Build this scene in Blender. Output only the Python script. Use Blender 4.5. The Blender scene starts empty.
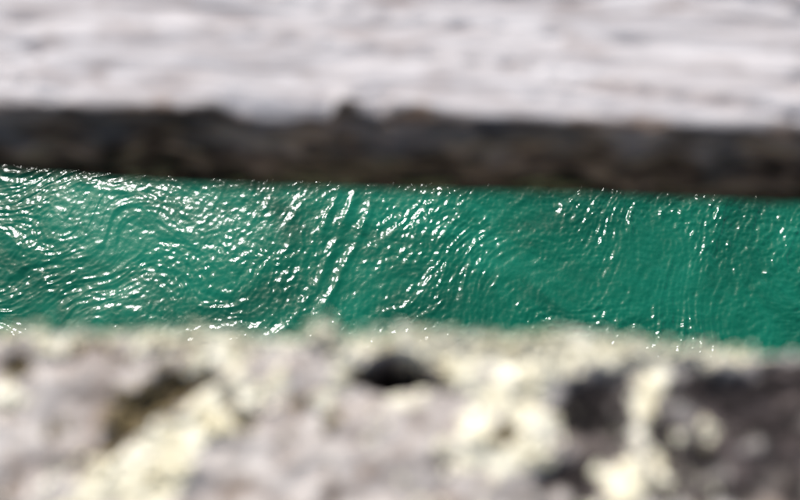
import bpy, math, random
import numpy as np
from mathutils import Matrix, Vector

R = math.radians
SC = bpy.context.scene
COL = SC.collection

# ------------------------------------------------------------------ camera
CAM_H = 0.30            # lens above the deck boards (m)
PITCH = 65.0            # degrees below the horizon
ROLL = 1.5
LENS, SENSOR = 35.0, 36.0
WATER_Z = -4.0
cam = bpy.data.cameras.new('camera')
camo = bpy.data.objects.new('camera', cam)
COL.objects.link(camo)
cam.lens, cam.sensor_width = LENS, SENSOR
cam.clip_start, cam.clip_end = 0.01, 3000.0
M = Matrix.Rotation(R(90 - PITCH), 4, 'X') @ Matrix.Rotation(R(ROLL), 4, 'Z')
camo.matrix_world = Matrix.Translation((0, 0, CAM_H)) @ M
cam.dof.use_dof = True
cam.dof.focus_distance = 4.55
cam.dof.aperture_fstop = 3.4
cam.dof.aperture_blades = 0
SC.camera = camo
CF, CR, CU = (-(M.col[2].xyz), M.col[0].xyz, M.col[1].xyz)

# ------------------------------------------------------------------ sky and sun
SUN_EL, SUN_AZ = 41.0, -26.0        # azimuth from straight ahead (+y), minus = left
w = bpy.data.worlds.new('World'); SC.world = w; w.use_nodes = True
nt = w.node_tree; nt.nodes.clear()
sky = nt.nodes.new('ShaderNodeTexSky'); sky.sky_type = 'NISHITA'; sky.sun_disc = False
sky.air_density = 1.0; sky.dust_density = 4.0; sky.ozone_density = 0.6     # bright summer haze
sky.sun_elevation = R(SUN_EL); sky.sun_rotation = R(SUN_AZ)
bg = nt.nodes.new('ShaderNodeBackground'); bg.inputs[1].default_value = 0.09
out = nt.nodes.new('ShaderNodeOutputWorld')
nt.links.new(sky.outputs[0], bg.inputs[0]); nt.links.new(bg.outputs[0], out.inputs[0])
sl = bpy.data.lights.new('sun', 'SUN'); sl.energy = 4.5; sl.angle = R(0.53); sl.color = (1.0, 0.975, 0.945)
so = bpy.data.objects.new('sun', sl); COL.objects.link(so)
sd = Vector((math.sin(R(SUN_AZ)) * math.cos(R(SUN_EL)), math.cos(R(SUN_AZ)) * math.cos(R(SUN_EL)), math.sin(R(SUN_EL))))
so.rotation_euler = sd.to_track_quat('Z', 'Y').to_euler()
so.location = sd * 5
vs = SC.view_settings
vs.view_transform = 'Standard'; vs.look = 'None'; vs.gamma = 1.0; vs.exposure = 1.12
vs.use_curve_mapping = False

def deck(px, py, z=0.0):
    """where the line of sight through a photo point meets the level z"""
    d = CF + CR * ((px - 400) / 800 * SENSOR / LENS) + CU * ((250 - py) / 800 * SENSOR / LENS)
    t = (z - CAM_H) / d.z
    return d.x * t, d.y * t

# ------------------------------------------------------------------ noise in numpy
def _h(ix, iy, iz, seed):
    n = (ix.astype(np.int64) * 374761393 + iy.astype(np.int64) * 668265263 + iz.astype(np.int64) * 2147483647 + seed * 974634773) & 0xffffffff
    n = ((n ^ (n >> 13)) * 1274126177) & 0xffffffff
    n = ((n ^ (n >> 15)) * 2246822519) & 0xffffffff
    return n ^ (n >> 16)
def noise2(x, y, seed=0):
    x, y = np.broadcast_arrays(np.asarray(x, float), np.asarray(y, float))
    ix, iy = np.floor(x), np.floor(y); fx, fy = x - ix, y - iy
    u = fx * fx * fx * (fx * (fx * 6 - 15) + 10); v = fy * fy * fy * (fy * (fy * 6 - 15) + 10)
    z0 = np.zeros_like(ix)
    def g(dx, dy):
        a = _h(ix + dx, iy + dy, z0, seed).astype(float) * (2 * math.pi / 4294967296.0)
        return np.cos(a) * (fx - dx) + np.sin(a) * (fy - dy)
    return ((g(0, 0) * (1 - u) + g(1, 0) * u) * (1 - v) + (g(0, 1) * (1 - u) + g(1, 1) * u) * v) * 1.5
def fbm(x, y, seed=0, oct=4, gain=0.5):
    s, a = 0, 1.0
    for k in range(oct):
        s = s + a * noise2(x * 2 ** k, y * 2 ** k, seed + 17 * k); a *= gain
    return s
def sstep(a, b, x):
    t = np.clip((x - a) / (b - a), 0, 1); return t * t * (3 - 2 * t)

# ------------------------------------------------------------------ material helper
class Mat:
    def __init__(s, name):
        s.m = bpy.data.materials.new(name); s.m.use_nodes = True
        s.t = s.m.node_tree; s.b = s.t.nodes['Principled BSDF']
    def n(s, typ, **kw):
        o = s.t.nodes.new(typ)
        for k, v in kw.items(): setattr(o, k, v)
        return o
    def l(s, a, b): s.t.links.new(a, b)
    def coord(s, scale, rot=0.0):
        c = s.n('ShaderNodeTexCoord'); m = s.n('ShaderNodeMapping'); m.inputs['Scale'].default_value = scale; m.inputs['Rotation'].default_value = (0, 0, R(rot))
        s.l(c.outputs['Object'], m.inputs[0]); return m.outputs[0]
    def noise(s, scale, sc=1.0, detail=4, rough=0.6, dist=0.0, rot=0.0):
        o = s.n('ShaderNodeTexNoise'); o.inputs['Scale'].default_value = sc; o.inputs['Detail'].default_value = detail
        o.inputs['Roughness'].default_value = rough; o.inputs['Distortion'].default_value = dist
        s.l(s.coord(scale, rot), o.inputs['Vector']); return o.outputs['Fac']
    def ramp(s, fac, stops):
        r = s.n('ShaderNodeValToRGB'); e = r.color_ramp.elements
        while len(e) < len(stops): e.new(0.5)
        for q, (p, c) in zip(e, stops): q.position = p; q.color = (*c, 1)
        s.l(fac, r.inputs[0]); return r.outputs[0]
    def mix(s, f, a, b, typ='MIX'):
        o = s.n('ShaderNodeMix', data_type='RGBA', blend_type=typ)
        for v, k in ((f, 0), (a, 6), (b, 7)):
            if hasattr(v, 'links'): s.l(v, o.inputs[k])
            else: o.inputs[k].default_value = v if k == 0 else (*v, 1)
        return o.outputs[2]
    def attr(s, name):
        return s.n('ShaderNodeAttribute', attribute_name=name).outputs['Fac']
    def bump(s, h, strength, dist):
        b = s.n('ShaderNodeBump'); b.inputs['Strength'].default_value = strength; b.inputs['Distance'].default_value = dist
        s.l(h, b.inputs['Height']); s.l(b.outputs[0], s.b.inputs['Normal'])

# water: opaque glacial green with a clear skin
mw = Mat('river_water')
turb = mw.noise((0.8, 1.1, 0.9), 1.0, 5, 0.6, 1.6)
mw.l(mw.ramp(turb, [(0.35, (0.0005, 0.034, 0.020)), (0.5, (0.0009, 0.052, 0.031)), (0.66, (0.0024, 0.072, 0.045))]), mw.b.inputs['Base Color'])
# light that comes back out of the milky depths hardly follows the ripples; the skin does
geo = mw.n('ShaderNodeNewGeometry')
flat = mw.n('ShaderNodeMix', data_type='VECTOR'); flat.inputs[0].default_value = 0.40
mw.l(geo.outputs['Normal'], flat.inputs[4]); flat.inputs[5].default_value = (0, 0, 1)
nrm = mw.n('ShaderNodeVectorMath', operation='NORMALIZE'); mw.l(flat.outputs[1], nrm.inputs[0])
mw.l(nrm.outputs[0], mw.b.inputs['Normal'])
mw.b.inputs['Roughness'].default_value = 0.6; mw.b.inputs['Specular IOR Level'].default_value = 0.0
mw.b.inputs['Coat Weight'].default_value = 1.0; mw.b.inputs['Coat IOR'].default_value = 1.333
mw.l(mw.ramp(mw.noise((3.2, 2.2, 2.5), 1.0, 4, 0.6, 1.0, 30), [(0.36, (0.10,) * 3), (0.66, (0.19,) * 3)]), mw.b.inputs['Coat Roughness'])
bp = mw.n('ShaderNodeBump'); bp.inputs['Strength'].default_value = 0.10; bp.inputs['Distance'].default_value = 0.010
mw.l(mw.noise((85, 65, 75), 1.0, 2, 0.6, 0.8, 35), bp.inputs['Height']); mw.l(bp.outputs[0], mw.b.inputs['Coat Normal'])

# pale weathered board
mu = Mat('pale_weathered_wood')
gr = mu.noise((16, 130, 130), 1.0, 6, 0.68, 0.6, 7)
bl = mu.noise((24, 85, 85), 1.0, 5, 0.65, 0.8, 9)
c = mu.ramp(gr, [(0.32, (0.165, 0.156, 0.160)), (0.52, (0.258, 0.250, 0.258)), (0.70, (0.34, 0.333, 0.342))])
c = mu.mix(mu.ramp(bl, [(0.33, (1, 1, 1)), (0.52, (0, 0, 0))]), c, (0.15, 0.132, 0.130))
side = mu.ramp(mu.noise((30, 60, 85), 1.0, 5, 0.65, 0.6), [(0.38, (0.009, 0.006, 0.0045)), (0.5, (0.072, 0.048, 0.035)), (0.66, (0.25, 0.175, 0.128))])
c = mu.mix(mu.attr('dark_edge'), c, side)  # front face darker and browner than the top
c = mu.mix(mu.attr('painted_shade'), c, (0.004, 0.0032, 0.0026))  # near-black shade painted low on the front face and in the notches
mu.l(c, mu.b.inputs['Base Color']); mu.b.inputs['Roughness'].default_value = 0.92; mu.b.inputs['Specular IOR Level'].default_value = 0.15
mu.bump(gr, 0.5, 0.002)

# grey rotten board with crusts of lichen
ml = Mat('lichened_grey_wood')
gr = ml.noise((30, 60, 50), 1.0, 5, 0.65, 0.8)
c = ml.ramp(gr, [(0.28, (0.135, 0.110, 0.098)), (0.52, (0.25, 0.234, 0.224)), (0.75, (0.36, 0.345, 0.330))])
c = ml.mix(ml.ramp(ml.noise((75, 85, 75), 1.0, 5, 0.7, 0.6), [(0.48, (0, 0, 0)), (0.62, (0.9,) * 3)]), c, (0.105, 0.080, 0.064))
c = ml.mix(ml.attr('dark'), c, ml.ramp(ml.noise((60, 95, 60), 1.0, 5, 0.65, 0.8), [(0.40, (0.003, 0.0024, 0.0022)), (0.54, (0.015, 0.012, 0.012)), (0.68, (0.070, 0.058, 0.058))]))  # dark wood, plus the lower-right shade put into the colour
c = ml.mix(ml.attr('rot'), c, ml.ramp(gr, [(0.35, (0.012, 0.009, 0.005)), (0.7, (0.095, 0.070, 0.036))]))
ln = ml.noise((85, 85, 85), 1.0, 5, 0.65, 0.5)
lc = ml.ramp(ln, [(0.3, (0.27, 0.232, 0.135)), (0.48, (0.400, 0.380, 0.292)), (0.64, (0.49, 0.478, 0.410))])
hf = ml.noise((620, 620, 620), 1.0, 3, 0.6)                     # crusts break up into small scales
ad = ml.n('ShaderNodeMath', operation='MULTIPLY_ADD'); ml.l(ml.attr('lichen'), ad.inputs[0]); ad.inputs[1].default_value = 0.62; ml.l(hf, ad.inputs[2])
cov = ml.ramp(ad.outputs[0], [(0.72, (0, 0, 0)), (0.82, (1, 1, 1))])
c = ml.mix(cov, c, lc)
ml.l(c, ml.b.inputs['Base Color']); ml.b.inputs['Roughness'].default_value = 0.95; ml.b.inputs['Specular IOR Level'].default_value = 0.12
ml.bump(gr, 0.5, 0.003)

mlic = Mat('pale_lichen')
mlic.l(mlic.ramp(mlic.noise((90, 90, 90), 1.0, 3), [(0.3, (0.30, 0.265, 0.155)), (0.48, (0.40, 0.382, 0.300)), (0.64, (0.49, 0.478, 0.412))]), mlic.b.inputs['Base Color'])
mlic.b.inputs['Roughness'].default_value = 0.95
mmos = Mat('dark_olive_moss')
mmos.l(mmos.ramp(mmos.noise((160, 160, 160), 1.0, 3), [(0.3, (0.030, 0.022, 0.010)), (0.7, (0.17, 0.13, 0.055))]), mmos.b.inputs['Base Color'])
mmos.b.inputs['Roughness'].default_value = 0.95
mgm = Mat('grey_green_algae')
mgm.l(mgm.ramp(mgm.noise((120, 120, 120), 1.0, 3), [(0.3, (0.09, 0.082, 0.042)), (0.7, (0.26, 0.24, 0.13))]), mgm.b.inputs['Base Color'])
mgm.b.inputs['Roughness'].default_value = 0.95

# ------------------------------------------------------------------ mesh helpers
def mesh_obj(name, verts, faces, mat, parent=None, attrs=None, smooth=True):
    me = bpy.data.meshes.new(name)
    verts = np.asarray(verts, np.float32); faces = np.asarray(faces, np.int32)
    nv, nf, k = len(verts), len(faces), faces.shape[1]
    me.vertices.add(nv); me.vertices.foreach_set('co', verts.ravel())
    me.loops.add(nf * k); me.loops.foreach_set('vertex_index', faces.ravel())
    me.polygons.add(nf); me.polygons.foreach_set('loop_start', np.arange(0, nf * k, k, dtype=np.int32))
    me.update(calc_edges=True)
    me.polygons.foreach_set('use_smooth', np.full(nf, smooth))
    for a, v in (attrs or {}).items():
        at = me.attributes.new(a, 'FLOAT', 'POINT'); at.data.foreach_set('value', np.asarray(v, np.float32))
    me.materials.append(mat.m); me.validate()
    o = bpy.data.objects.new(name, me); COL.objects.link(o); o.parent = parent
    return o
def grid_faces(n, m, wrap=False):
    i = np.arange(n - 1)[:, None]; j = np.arange(m if wrap else m - 1)[None, :]; j1 = (j + 1) % m
    return np.stack([i * m + j, (i + 1) * m + j, (i + 1) * m + j1, i * m + j1], -1).reshape(-1, 4)
def spread(fine, step, far, grow):
    a = list(np.arange(0, fine, step)); d = step
    while a[-1] < far: d *= grow; a.append(a[-1] + d)
    a = np.array(a); return np.concatenate([-a[:0:-1], a])

# ------------------------------------------------------------------ water
def water():
    xs = spread(2.8, 0.006, 900, 1.12)
    ys = spread(0.80, 0.006, 900, 1.12) + 2.0
    X, Y = np.meshgrid(xs, ys, indexing='ij')
    near = np.exp(-(np.maximum(0, np.hypot(X, (Y - 2)) - 3.2) / 4) ** 2)
    # slow boils bend everything that rides on them; one eddy turns right of the middle
    wx = fbm(X * 0.9, Y * 0.9, 3, 3); wy = fbm(X * 0.9 + 7, Y * 0.9 - 4, 4, 3)
    ex, ey = deck(520, 262, WATER_Z); er = np.hypot(X - ex, Y - ey)
    tw = 0.9 * np.exp(-(er / 0.40) ** 2); dx, dy = X - ex, Y - ey
    XE, YE = ex + dx * np.cos(tw) - dy * np.sin(tw), ey + dx * np.sin(tw) + dy * np.cos(tw)
    z = 0.020 * fbm(X * 0.8 + 0.25 * wx, Y * 0.8 + 0.25 * wy, 5, 2)
    rough = 0.60 + 0.55 * sstep(-0.40, 0.50, 1.2 * fbm(X * 1.5 + 3.1, Y * 1.5, 8, 3)) - 0.22 * np.exp(-(er / 0.40) ** 2)
    turn = 0.26 * fbm(X * 1.1 + 2.2, Y * 1.1, 6, 2)
    def rip(th, lam, el, seed, warp, ridge=0.0, free=0.0):
        th = th + (0.11 * np.clip(X, -4, 4) + turn) * (1 - free)                     # the crests swing round across the stream
        c_, s_ = np.cos(th), np.sin(th); xx = XE + (X - XE) * free + warp * wx; yy = YE + (Y - YE) * free - 2 + warp * wy
        u = xx * c_ + yy * s_                                   # along the crest
        v = -xx * s_ + yy * c_                                  # across it
        n = noise2(u / (lam * el), v / lam, seed)
        if ridge: n = (1 - ridge) * n + ridge * (0.35 - np.abs(noise2(u / (lam * el) + 9.3, v / lam * 0.8, seed + 1)) * 1.3)
        return n
    fine = 0.76 + 0.58 * sstep(-1.8, 1.8, X + 0.7 * wx)          # glassy swirls to the left, small chop to the right
    z = z + 0.012 * rip(R(50), 0.55, 1.8, 27, 0.35) + 0.009 * rip(R(58), 0.30, 3.0, 29, 0.3, 0.6)
    z = z + rough * (0.0076 * rip(R(55), 0.165, 3.2, 11, 0.18, 0.8) + 0.0066 * rip(R(46), 0.088, 2.4, 14, 0.18, 0.7))
    z = z + rough * fine * (0.0050 * rip(R(50), 0.052, 2.2, 17, 0.12, 0.6) + 0.0040 * rip(R(40), 0.034, 1.8, 19, 0.10, 0.4)
                            + 0.0036 * rip(R(-15), 0.046, 1.6, 37, 0.05, 0.5, 1.0) + 0.0034 * rip(R(95), 0.034, 1.5, 39, 0.03, 0.4, 1.0)
                            + 0.0030 * rip(R(65), 0.024, 1.7, 23, 0.03, 0.3, 1.0) + 0.0015 * rip(R(10), 0.018, 1.5, 47, 0.02, 0.2, 1.0))
    # long standing crests that run slantwise down the stream
    for pts, hgt, wid in (([(364, 180), (345, 225), (322, 275), (285, 320), (240, 345)], 0.020, 0.030), ([(380, 180), (358, 240), (336, 285), (300, 330)], 0.016, 0.026),
                          ([(350, 180), (330, 215), (318, 250)], 0.014, 0.022), ([(545, 185), (520, 205), (480, 240), (462, 262)], 0.012, 0.026),
                          ([(800, 240), (770, 270), (745, 310), (735, 345)], 0.010, 0.022), ([(60, 180), (110, 190), (160, 188)], 0.010, 0.03), ([(10, 230), (22, 262), (50, 300), (60, 345)], .006, .03)):
        Q = np.array([deck(a, b, WATER_Z) for a, b in pts]); best = np.full(X.shape, 9.0); along = np.zeros(X.shape)
        for k in range(len(Q) - 1):
            a, b = Q[k], Q[k + 1]; L2 = ((b - a) ** 2).sum()
            t = np.clip(((X - a[0]) * (b[0] - a[0]) + (Y - a[1]) * (b[1] - a[1])) / L2, 0, 1)
            dd = np.hypot(X + 0.05 * wx - a[0] - t * (b[0] - a[0]), Y + 0.05 * wy - a[1] - t * (b[1] - a[1]))
            m = dd < best; best = np.where(m, dd, best); along = np.where(m, (k + t) / (len(Q) - 1), along)
        z = z + 0.8 * hgt * np.exp(-(best / wid) ** 2) * (0.7 + 0.5 * noise2(X * 7, Y * 7, 55)) * sstep(0, 0.15, along) * sstep(1, 0.8, along)
    z *= near
    V = np.stack([X, Y, z + WATER_Z], -1).reshape(-1, 3)
    o = mesh_obj('water', V, grid_faces(len(xs), len(ys)), mw)
    o['kind'] = 'structure'; o['label'] = 'rippling glacial green river water far below the deck boards'
    return o
water()

# ------------------------------------------------------------------ boards
def board(name, ya, yb, thick, top_fn, mat, parent, attr_fn, half=1.3, r=0.004, step=0.0022, bottom_fn=None, bulge=None):
    """long board; ya(x), yb(x) its two edges, top_fn(x, y) the relief of its upper face"""
    xs = spread(0.27, step, half, 1.1)
    w0 = float(yb(np.zeros(1))[0] - ya(np.zeros(1))[0]); nw = int(w0 / step); nz = int(thick / step)
    t = np.linspace(0, 1, nw + 1)[1:-1]; s = np.linspace(0, 1, nz + 1)
    T = np.concatenate([np.zeros(nz + 1), t, np.ones(nz + 1), t[::-1]])          # across 0..1
    S = np.concatenate([s, np.ones(nw - 1), s[::-1], np.zeros(nw - 1)])          # 0 bottom .. 1 top
    X = xs[:, None] + 0 * T[None, :]; T = T[None, :] + 0 * X; S = S[None, :] + 0 * X
    A, B = ya(xs)[:, None], yb(xs)[:, None]
    Y = A + T * (B - A); Z = -thick * (1 - S)
    # worn, rounded arrises
    dt = np.minimum(Y - A, B - Y); ds = np.minimum(S, 1 - S) * thick
    cy = np.clip(1 - dt / r, 0, 1); cz = np.clip(1 - ds / r, 0, 1); cc = cy * cz
    Y = Y + np.where(T < 0.5, 1, -1) * r * 0.3 * cz ** 2 * (cy > 0.999) ; Z = Z + np.where(S > 0.5, -1, 1) * r * 0.3 * cy ** 2 * (cz > 0.999)
    yt = A + T * (B - A)
    Z = Z + top_fn(X, yt) * sstep(0.0, 1.0, S)
    if bottom_fn is not None: Z = Z + bottom_fn(X, yt) * (1 - S)
    if bulge is not None: Y = Y + bulge(X, S, T)
    P = np.stack([X, Y, Z], -1); n, m = X.shape
    V = P.reshape(-1, 3)
    F = grid_faces(n, m, True)
    # end grain: fan of quads to the end centre
    e0, e1 = P[0].mean(0), P[-1].mean(0); k0, k1 = n * m, n * m + 1
    V = np.concatenate([V, [e0, e1]])
    j = np.arange(0, m - 1, 2); b_ = (n - 1) * m
    F = np.concatenate([F, np.stack([np.full_like(j, k0), j, j + 1, (j + 2) % m], -1), np.stack([np.full_like(j, k1), b_ + (j + 2) % m, b_ + j + 1, b_ + j], -1)])
    at = {k: np.concatenate([v.reshape(-1), [0, 0]]) for k, v in attr_fn(X, yt, S, T).items()}
    return mesh_obj(name, V, F, mat, parent, at)

def curve(pts, z=0.0, ext=1.5):
    P = np.array([deck(px, py, z) for px, py in pts])
    sl = np.polyfit(P[:, 0], P[:, 1], 1)
    x = np.concatenate([[P[0, 0] - ext], P[:, 0], [P[-1, 0] + ext]])
    y = np.concatenate([[P[0, 1] - ext * sl[0]], P[:, 1], [P[-1, 1] + ext * sl[0]]])
    return lambda q: np.interp(q, x, y)

ICO = None
def ico(sub=1):
    t = (1 + 5 ** .5) / 2
    v = [(-1, t, 0), (1, t, 0), (-1, -t, 0), (1, -t, 0), (0, -1, t), (0, 1, t), (0, -1, -t), (0, 1, -t), (t, 0, -1), (t, 0, 1), (-t, 0, -1), (-t, 0, 1)]
    f = [(0, 11, 5), (0, 5, 1), (0, 1, 7), (0, 7, 10), (0, 10, 11), (1, 5, 9), (5, 11, 4), (11, 10, 2), (10, 7, 6), (7, 1, 8), (3, 9, 4), (3, 4, 2), (3, 2, 6), (3, 6, 8), (3, 8, 9), (4, 9, 5), (2, 4, 11), (6, 2, 10), (8, 6, 7), (9, 8, 1)]
    v = [np.array(p) / np.linalg.norm(p) for p in v]
    for _ in range(sub):
        mid, nf = {}, []
        def m(a, b):
            k = (min(a, b), max(a, b))
            if k not in mid:
                p = v[a] + v[b]; v.append(p / np.linalg.norm(p)); mid[k] = len(v) - 1
            return mid[k]
        for a, b, c_ in f:
            x, y, z = m(a, b), m(b, c_), m(c_, a); nf += [(a, x, z), (b, y, x), (c_, z, y), (x, y, z)]
        f = nf
    return np.array(v), np.array(f)
def tufts(name, pts, size, flat, mat, parent, seed):
    """lumpy, lobed cushions of lichen or moss, one mesh (nobody could count them)"""
    rng = np.random.default_rng(seed); bv, bf = ico(1); n = len(pts)
    base = []
    for k in range(6):
        d = 1 + 0.55 * rng.uniform(-1, 1, len(bv)); base.append(bv * d[:, None])
    base = np.array(base)
    b = base[rng.integers(0, 6, n)].copy()
    a = rng.uniform(0, 2 * math.pi, n); c_, s_ = np.cos(a)[:, None], np.sin(a)[:, None]
    x, y = b[:, :, 0] * c_ - b[:, :, 1] * s_, b[:, :, 0] * s_ + b[:, :, 1] * c_
    sz = np.asarray(size)[:, None]
    fl = np.asarray(flat) * rng.uniform(0.7, 1.5, n)
    V = np.stack([x * sz, y * sz, b[:, :, 2] * sz * fl[:, None]], -1) + np.asarray(pts)[:, None, :]
    F = (bf[None] + (np.arange(n) * len(bv))[:, None, None]).reshape(-1, 3)
    o = mesh_obj(name, V.reshape(-1, 3), F, mat, parent)
    o['kind'] = 'stuff'
    return o
def thing(name, label, cat, group=None, loc=(0, 0, 0)):
    o = bpy.data.objects.new(name, None); COL.objects.link(o); o.location = loc
    o['label'] = label; o['category'] = cat
    if group: o['group'] = group
    return o

# ---- far board: pale top, dark front edge
far_line = curve([(0, 107), (800, 134)])
EDGE = [(0, 108), (60, 109), (120, 110), (180, 113), (205, 112), (220, 117), (238, 124), (280, 125), (330, 127), (338, 112), (352, 113), (366, 122), (380, 124), (395, 118),
        (430, 116), (470, 119), (520, 124), (580, 125), (650, 127), (740, 131), (800, 138)]
BOT = [(0, 162), (30, 166), (60, 167), (120, 172), (180, 175), (250, 178), (340, 180), (420, 182), (500, 183), (600, 186), (700, 191), (800, 195)]
def depth_below(pts, back_=0.0):
    """how far below the deck level each point of the far board's front face lies"""
    out_ = []
    for px, py in pts:
        d = CF + CR * ((px - 400) / 800 * SENSOR / LENS) + CU * ((250 - py) / 800 * SENSOR / LENS)
        t = 0.2
        for _ in range(30): t = (float(far_line(np.array([d.x * t]))[0]) + back_) / d.y
        out_.append((d.x * t, CAM_H + d.z * t))
    return np.array(out_)
ED, BO = depth_below(EDGE), depth_below(BOT, 0.008)
FT = 0.080
def far_top(X, Y):
    d = Y - far_line(X)                                           # distance back from the front arris
    wear = np.interp(X, ED[:, 0], ED[:, 1]) + 0.0012 * fbm(X * 120, Y * 0 + 2, 31, 3)
    z = np.minimum(wear, 0.0005) * np.exp(-(np.maximum(d, 0) / 0.012) ** 2)
    z = z + 0.0012 * fbm(X * 14 + 0.6 * noise2(X * 20, Y * 30, 5), Y * 170, 33, 3) + 0.0022 * fbm(X * 8, Y * 25, 36, 3)
    crack = np.abs(noise2(X * 5, Y * 45 + X * 3, 38))
    return z - 0.003 * np.exp(-(crack / 0.03) ** 2)
def far_bottom(X, Y):
    return np.interp(X, BO[:, 0], BO[:, 1]) + FT + 0.001 * fbm(X * 90, Y * 20, 41, 3)
def far_bulge(X, S, T):
    f = (T < 0.001)
    return f * ((0.006 * fbm(X * 22, S * 1.8, 43, 4) + 0.0022 * fbm(X * 40, S * 12, 45, 3)) * sstep(1.0, 0.8, S) * sstep(0.0, 0.25, S) + 0.008 * (1 - S) ** 1.6 - 0.007 * np.sin(math.pi * np.clip(S, 0, 1)))
def far_attr(X, Y, S, T):
    d = Y - far_line(X)
    chip = sum(a * np.exp(-((X - deck(px, 118)[0]) / (wd * KPF)) ** 2) for px, wd, a in ((346, 13, 0.007), (212, 16, 0.004), (405, 20, 0.004), (440, 20, .003), (790, 30, .003), (130, 30, .002)))
    painted_shade = 0.9 * sstep(0.50, 0.10, S + 0.45 * fbm(X * 30, S * 2.2, 59, 4)) * (T < 0.001)  # shade painted onto the front face, deepening toward the bottom
    painted_shade = np.maximum(painted_shade, np.where(S > 0.9995, 0.8 * sstep(0.007, 0.0, d - chip), 0) * np.ones_like(X))  # the chipped front arris gets the same painted shade
    return {'painted_shade': painted_shade, 'dark_edge': np.where(S > 0.9995, sstep(0.004, 0.0, d - chip + 0.004 * fbm(X * 60, Y * 60, 51, 4)), 1.0 - np.clip(0.30 * sstep(0.55, 1.0, S + 0.35 * fbm(X * 35, S * 3, 57, 4)), 0, 1)) * np.ones_like(X)}
KPF = deck(401, 120)[0] - deck(400, 120)[0]
fb = thing('weathered_plank', 'pale sun-bleached wooden plank with a dark edge across the far side of the gap', 'plank', 'planks of the deck')
back = lambda q: far_line(q) + 0.20
board('board', far_line, back, FT, far_top, mu, fb, far_attr, bottom_fn=far_bottom, bulge=far_bulge)
rng = np.random.default_rng(5)
P = []; Sz = []
for px, n, hh in ((205, 90, 12), (235, 60, 9), (285, 90, 16), (300, 50, 12), (335, 60, 10), (415, 110, 14), (440, 80, 12), (560, 90, 10), (610, 60, 8), (720, 60, 12), (90, 50, 8)):
    x0, _ = deck(px, 178)
    for _ in range(n):
        x = x0 + rng.normal(0, 0.006); zb = float(np.interp(x, BO[:, 0], BO[:, 1]))
        z = zb + abs(rng.normal(0, 0.0009 * hh)) + 0.001
        P.append((x, float(far_line(np.array([x]))[0]) + 0.0065 + rng.normal(0, 0.0012), z)); Sz.append(rng.uniform(0.001, 0.0026))
tufts('algae', P, Sz, 0.9, mgm, fb, 6)

# ---- near board: rotten, hollowed, crusted with lichen
NEAR = [(0, 332), (60, 334), (120, 334), (200, 334), (260, 337), (300, 340), (313, 336), (325, 332), (340, 340), (380, 340), (400, 335), (412, 334), (440, 338), (480, 341), (510, 345),
        (522, 342), (540, 345), (580, 343), (604, 343), (618, 348), (635, 346), (660, 350), (720, 353), (770, 354), (800, 354)]
near_line = curve(NEAR)
near_back = lambda q: 0.0 * q - 0.095
KPX = deck(401, 420)[0] - deck(400, 420)[0]                      # metres per photo pixel on this board
def blobs(X, Y, lst, warp=0.0):
    """soft patches: (px, py, half length, half width, tilt, weight)"""
    wx = X + warp * fbm(X * 70, Y * 70, 61, 3); wy = Y + warp * fbm(X * 70 + 5, Y * 70 + 9, 62, 3)
    s = np.zeros_like(X)
    for px, py, a, b, th, wgt in lst:
        cx, cy = deck(px, py); c_, s_ = math.cos(R(th)), math.sin(R(th))
        u = ((wx - cx) * c_ + (wy - cy) * s_) / (a * KPX); v = (-(wx - cx) * s_ + (wy - cy) * c_) / (b * KPX)
        s = np.maximum(s, wgt * np.exp(-((u * u + v * v) ** 1.5)))
    return s
HOLE = [(394, 376, 36, 14, 0, 1.0), (434, 382, 20, 8, -12, 0.7), (404, 365, 14, 11, 0, .95)]
SLASH = [(180, 385, 34, 15, 22, 1.0), (145, 405, 40, 17, 28, 1.0), (122, 430, 15, 26, 160, 0.75), (205, 378, 15, 13, 0, 0.9), (243, 420, 10, 10, 0, 0.9), (229, 397, 9, 11, 0, 0.75), (14, 367, 18, 13, -10, 0.9),
         (303, 396, 11, 8, 10, 0.65), (502, 432, 10, 18, 0, 0.75), (365, 376, 12, 6, 0, .6), (100, 345, 30, 5, 0, .45), (170, 350, 30, 5, 8, .45), (330, 425, 12, 8, 40, .4), (60, 430, 18, 7, 30, .4)]
DARK = [(695, 440, 140, 84, 0, .72), (602, 395, 36, 28, 30, 1.0), (628, 378, 20, 11, 0, 0.8), (568, 405, 22, 12, 10, .7), (570, 478, 46, 28, 15, .9), (590, 430, 26, 22, 60, .9), (735, 400, 78, 24, -5, 1.0), (720, 380, 55, 13, 0, .85), (785, 425, 50, 46, 0, .95), (790, 385, 34, 24, 0, .9),  # dark wood patches; the cast shade at lower right is painted in here
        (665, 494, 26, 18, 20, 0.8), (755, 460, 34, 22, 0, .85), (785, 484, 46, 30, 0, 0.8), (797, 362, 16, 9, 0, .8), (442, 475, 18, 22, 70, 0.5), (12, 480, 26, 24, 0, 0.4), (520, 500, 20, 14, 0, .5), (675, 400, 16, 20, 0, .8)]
PIT = [(690, 440, 125, 74, 0, .75), (602, 402, 36, 30, 30, .9), (570, 480, 40, 26, 15, .7), (735, 408, 74, 28, -5, 1.0), (790, 435, 46, 50, 0, .9)]  # hollows added to support the painted shade at lower right
GREY = [(70, 400, 70, 50, 10, 1.0), (30, 440, 50, 40, 0, 1.0), (330, 440, 70, 40, 20, 1.0), (250, 470, 50, 30, 40, 1.0), (300, 362, 40, 14, 10, .9), (370, 470, 60, 40, 0, 1.0), (455, 400, 40, 16, 20, .8), (150, 366, 40, 12, 10, .8), (20, 345, 20, 8, 0, .8), (390, 420, 60, 25, 0, .8), (200, 500, 30, 12, 20, .7)]
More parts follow.
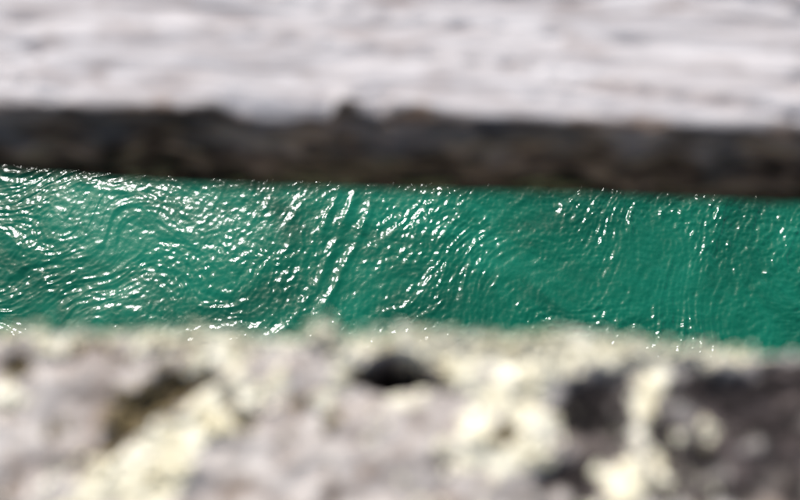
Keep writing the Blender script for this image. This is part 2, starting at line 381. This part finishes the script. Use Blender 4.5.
LICH = [(200, 338, 220, 7, 0, .8), (420, 345, 220, 9, 0, 1.0), (600, 350, 160, 8, -2, 1.0), (90, 341, 50, 11, 0, 0.75), (150, 342, 20, 9, 0, .9), (220, 350, 44, 20, 10, 1.0), (300, 338, 60, 10, 0, 0.9), (345, 372, 22, 16, 50, .75), (260, 390, 30, 12, 50, .8), (190, 430, 75, 26, 40, 1.1), (120, 478, 50, 28, 35, 1.1), (160, 470, 55, 25, 40, 1.1), (230, 410, 26, 24, 30, .9), (8, 388, 18, 20, 0, 1.0),
        (50, 350, 20, 8, 0, .5), (470, 352, 60, 22, 0, 1.1), (450, 380, 34, 16, 0, .9), (560, 348, 60, 20, 0, 1.2), (530, 380, 40, 20, 10, .9), (490, 400, 30, 26, 60, .8), (480, 445, 36, 30, 30, 1.0), (520, 440, 30, 40, 70, .9), (550, 425, 18, 14, 0, .9), (625, 345, 40, 12, 0, 1.0), (700, 350, 60, 9, -3, 0.8),
        (755, 354, 26, 9, -3, 0.6), (645, 400, 18, 50, 0, .70), (655, 460, 30, 40, 0, .45), (640, 440, 28, 32, 0, .72), (625, 480, 32, 22, 0, .66), (700, 432, 32, 18, 0, .6), (705, 475, 32, 22, 0, .58), (740, 440, 20, 14, 0, .5), (400, 340, 60, 14, 0, 0.9), (405, 400, 26, 10, 0, .6), (320, 400, 20, 10, 30, .6), (660, 370, 14, 16, 0, .6)]
def near_masks(X, Y):
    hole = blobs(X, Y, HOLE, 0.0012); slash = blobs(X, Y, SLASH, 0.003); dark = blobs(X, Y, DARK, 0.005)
    lich = blobs(X, Y, LICH, 0.004); grey = blobs(X, Y, GREY, 0.004)
    f = fbm(X * 75, Y * 75, 71, 5, 0.65)
    inside = sstep(0.30, 0.2, np.abs(X)) + 0                      # beyond this stretch the crusts simply scatter
    lich = lich * inside + (1 - inside) * sstep(-0.1, 0.3, fbm(X * 22, Y * 22, 73, 3))
    L = sstep(0.10, 0.95, lich + 0.42 * f + 0.22 * fbm(X * 190, Y * 190, 77, 2) - 0.18 * grey + 0.12 - 0.40 * sstep(0.3, 0.9, dark))  # lichen is thinned under the painted shade too
    L = L * (1 - np.clip(1.3 * np.maximum(hole, slash), 0, 1))
    D = np.clip(sstep(0.10, 0.66, dark + 0.42 * f) + 2.0 * sstep(.12, .3, hole) , 0, 1)  # the shade inside the knot hole is coloured in as well
    return hole, slash, dark, L, D
def near_top(X, Y):
    hole, slash, dark, L, D = near_masks(X, Y)
    z = 0.0020 * fbm(X * 45, Y * 60, 81, 5, 0.65) + 0.0014 * fbm(X * 50 + 0.5 * noise2(X * 60, Y * 60, 83), Y * 160, 84, 3)
    z = z - 0.052 * sstep(0.18, 0.42, hole) - 0.006 * sstep(0.2, 0.9, slash) - 0.003 * sstep(0.2, 0.85, dark) * (1 - 0.6 * L)
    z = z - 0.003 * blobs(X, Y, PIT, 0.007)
    return z + 0.0012 * L
def near_attr(X, Y, S, T):
    hole, slash, dark, L, D = near_masks(X, Y)
    top = (S > 0.6) * 1.0
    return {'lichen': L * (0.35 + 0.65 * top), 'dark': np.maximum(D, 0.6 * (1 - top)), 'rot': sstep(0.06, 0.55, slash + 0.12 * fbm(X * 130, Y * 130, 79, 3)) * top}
nb = thing('lichen_covered_plank', 'rotten grey wooden plank crusted with pale yellow lichen, a black knot hole near its edge', 'plank', 'planks of the deck')
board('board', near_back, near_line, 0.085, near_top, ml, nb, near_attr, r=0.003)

rng = np.random.default_rng(11)
N = 26000
x = rng.uniform(-0.24, 0.24, N); t = rng.uniform(0, 1, N) ** 0.75; a_, b_ = near_back(x), near_line(x); y = a_ + t * (b_ - a_)
_, _, _, L, D = near_masks(x, y)
keep = (rng.uniform(0, 1, N) < 0.30 * L * (1 - D * 0.9))
x, y, L = x[keep], y[keep], L[keep]
z = near_top(x, y) + 0.0003
tufts('lichen', np.stack([x, y, z], -1), rng.uniform(0.0005, 0.0015, len(x)), 0.5, mlic, nb, 12)
# ragged tufts that lean over the edge of the gap
P, Sz = [], []
for px, n, lift in ((326, 90, 0.003), (406, 60, 0.002), (375, 40, .001), (440, 50, .002), (520, 60, 0.003), (545, 60, .003), (585, 70, 0.003), (635, 60, 0.003), (690, 40, 0.002), (225, 30, .001), (160, 25, .001), (60, 22, .001), (600, 40, .003), (480, 40, .002), (740, 25, .001)):
    cx = deck(px, 335)[0]
    for _ in range(n):
        lift = min(lift, 0.0016) if px != 326 else lift; q = cx + rng.normal(0, 0.0042 if px == 326 else 0.009); yy = float(near_line(np.array([q]))[0])
        P.append((q, yy + rng.normal(-0.0006, 0.0022), float(near_top(np.array([q]), np.array([yy]))[0]) - 0.002 + abs(rng.normal(0, lift)))); Sz.append(rng.uniform(0.0005, 0.0014))
tufts('lichen_tuft', P, Sz, 1.0, mlic, nb, 13)
# moss down in the split
N = 9000
x = rng.uniform(-0.2, 0.2, N); y = rng.uniform(0.02, 0.11, N)
s_ = blobs(x, y, SLASH, 0.005)
k = rng.uniform(0, 1, N) < 0.6 * sstep(0.04, 0.4, s_)
x, y = x[k], y[k]
tufts('moss', np.stack([x, y, near_top(x, y) + 0.0003], -1), rng.uniform(0.0008, 0.002, len(x)), 0.7, mmos, nb, 14)
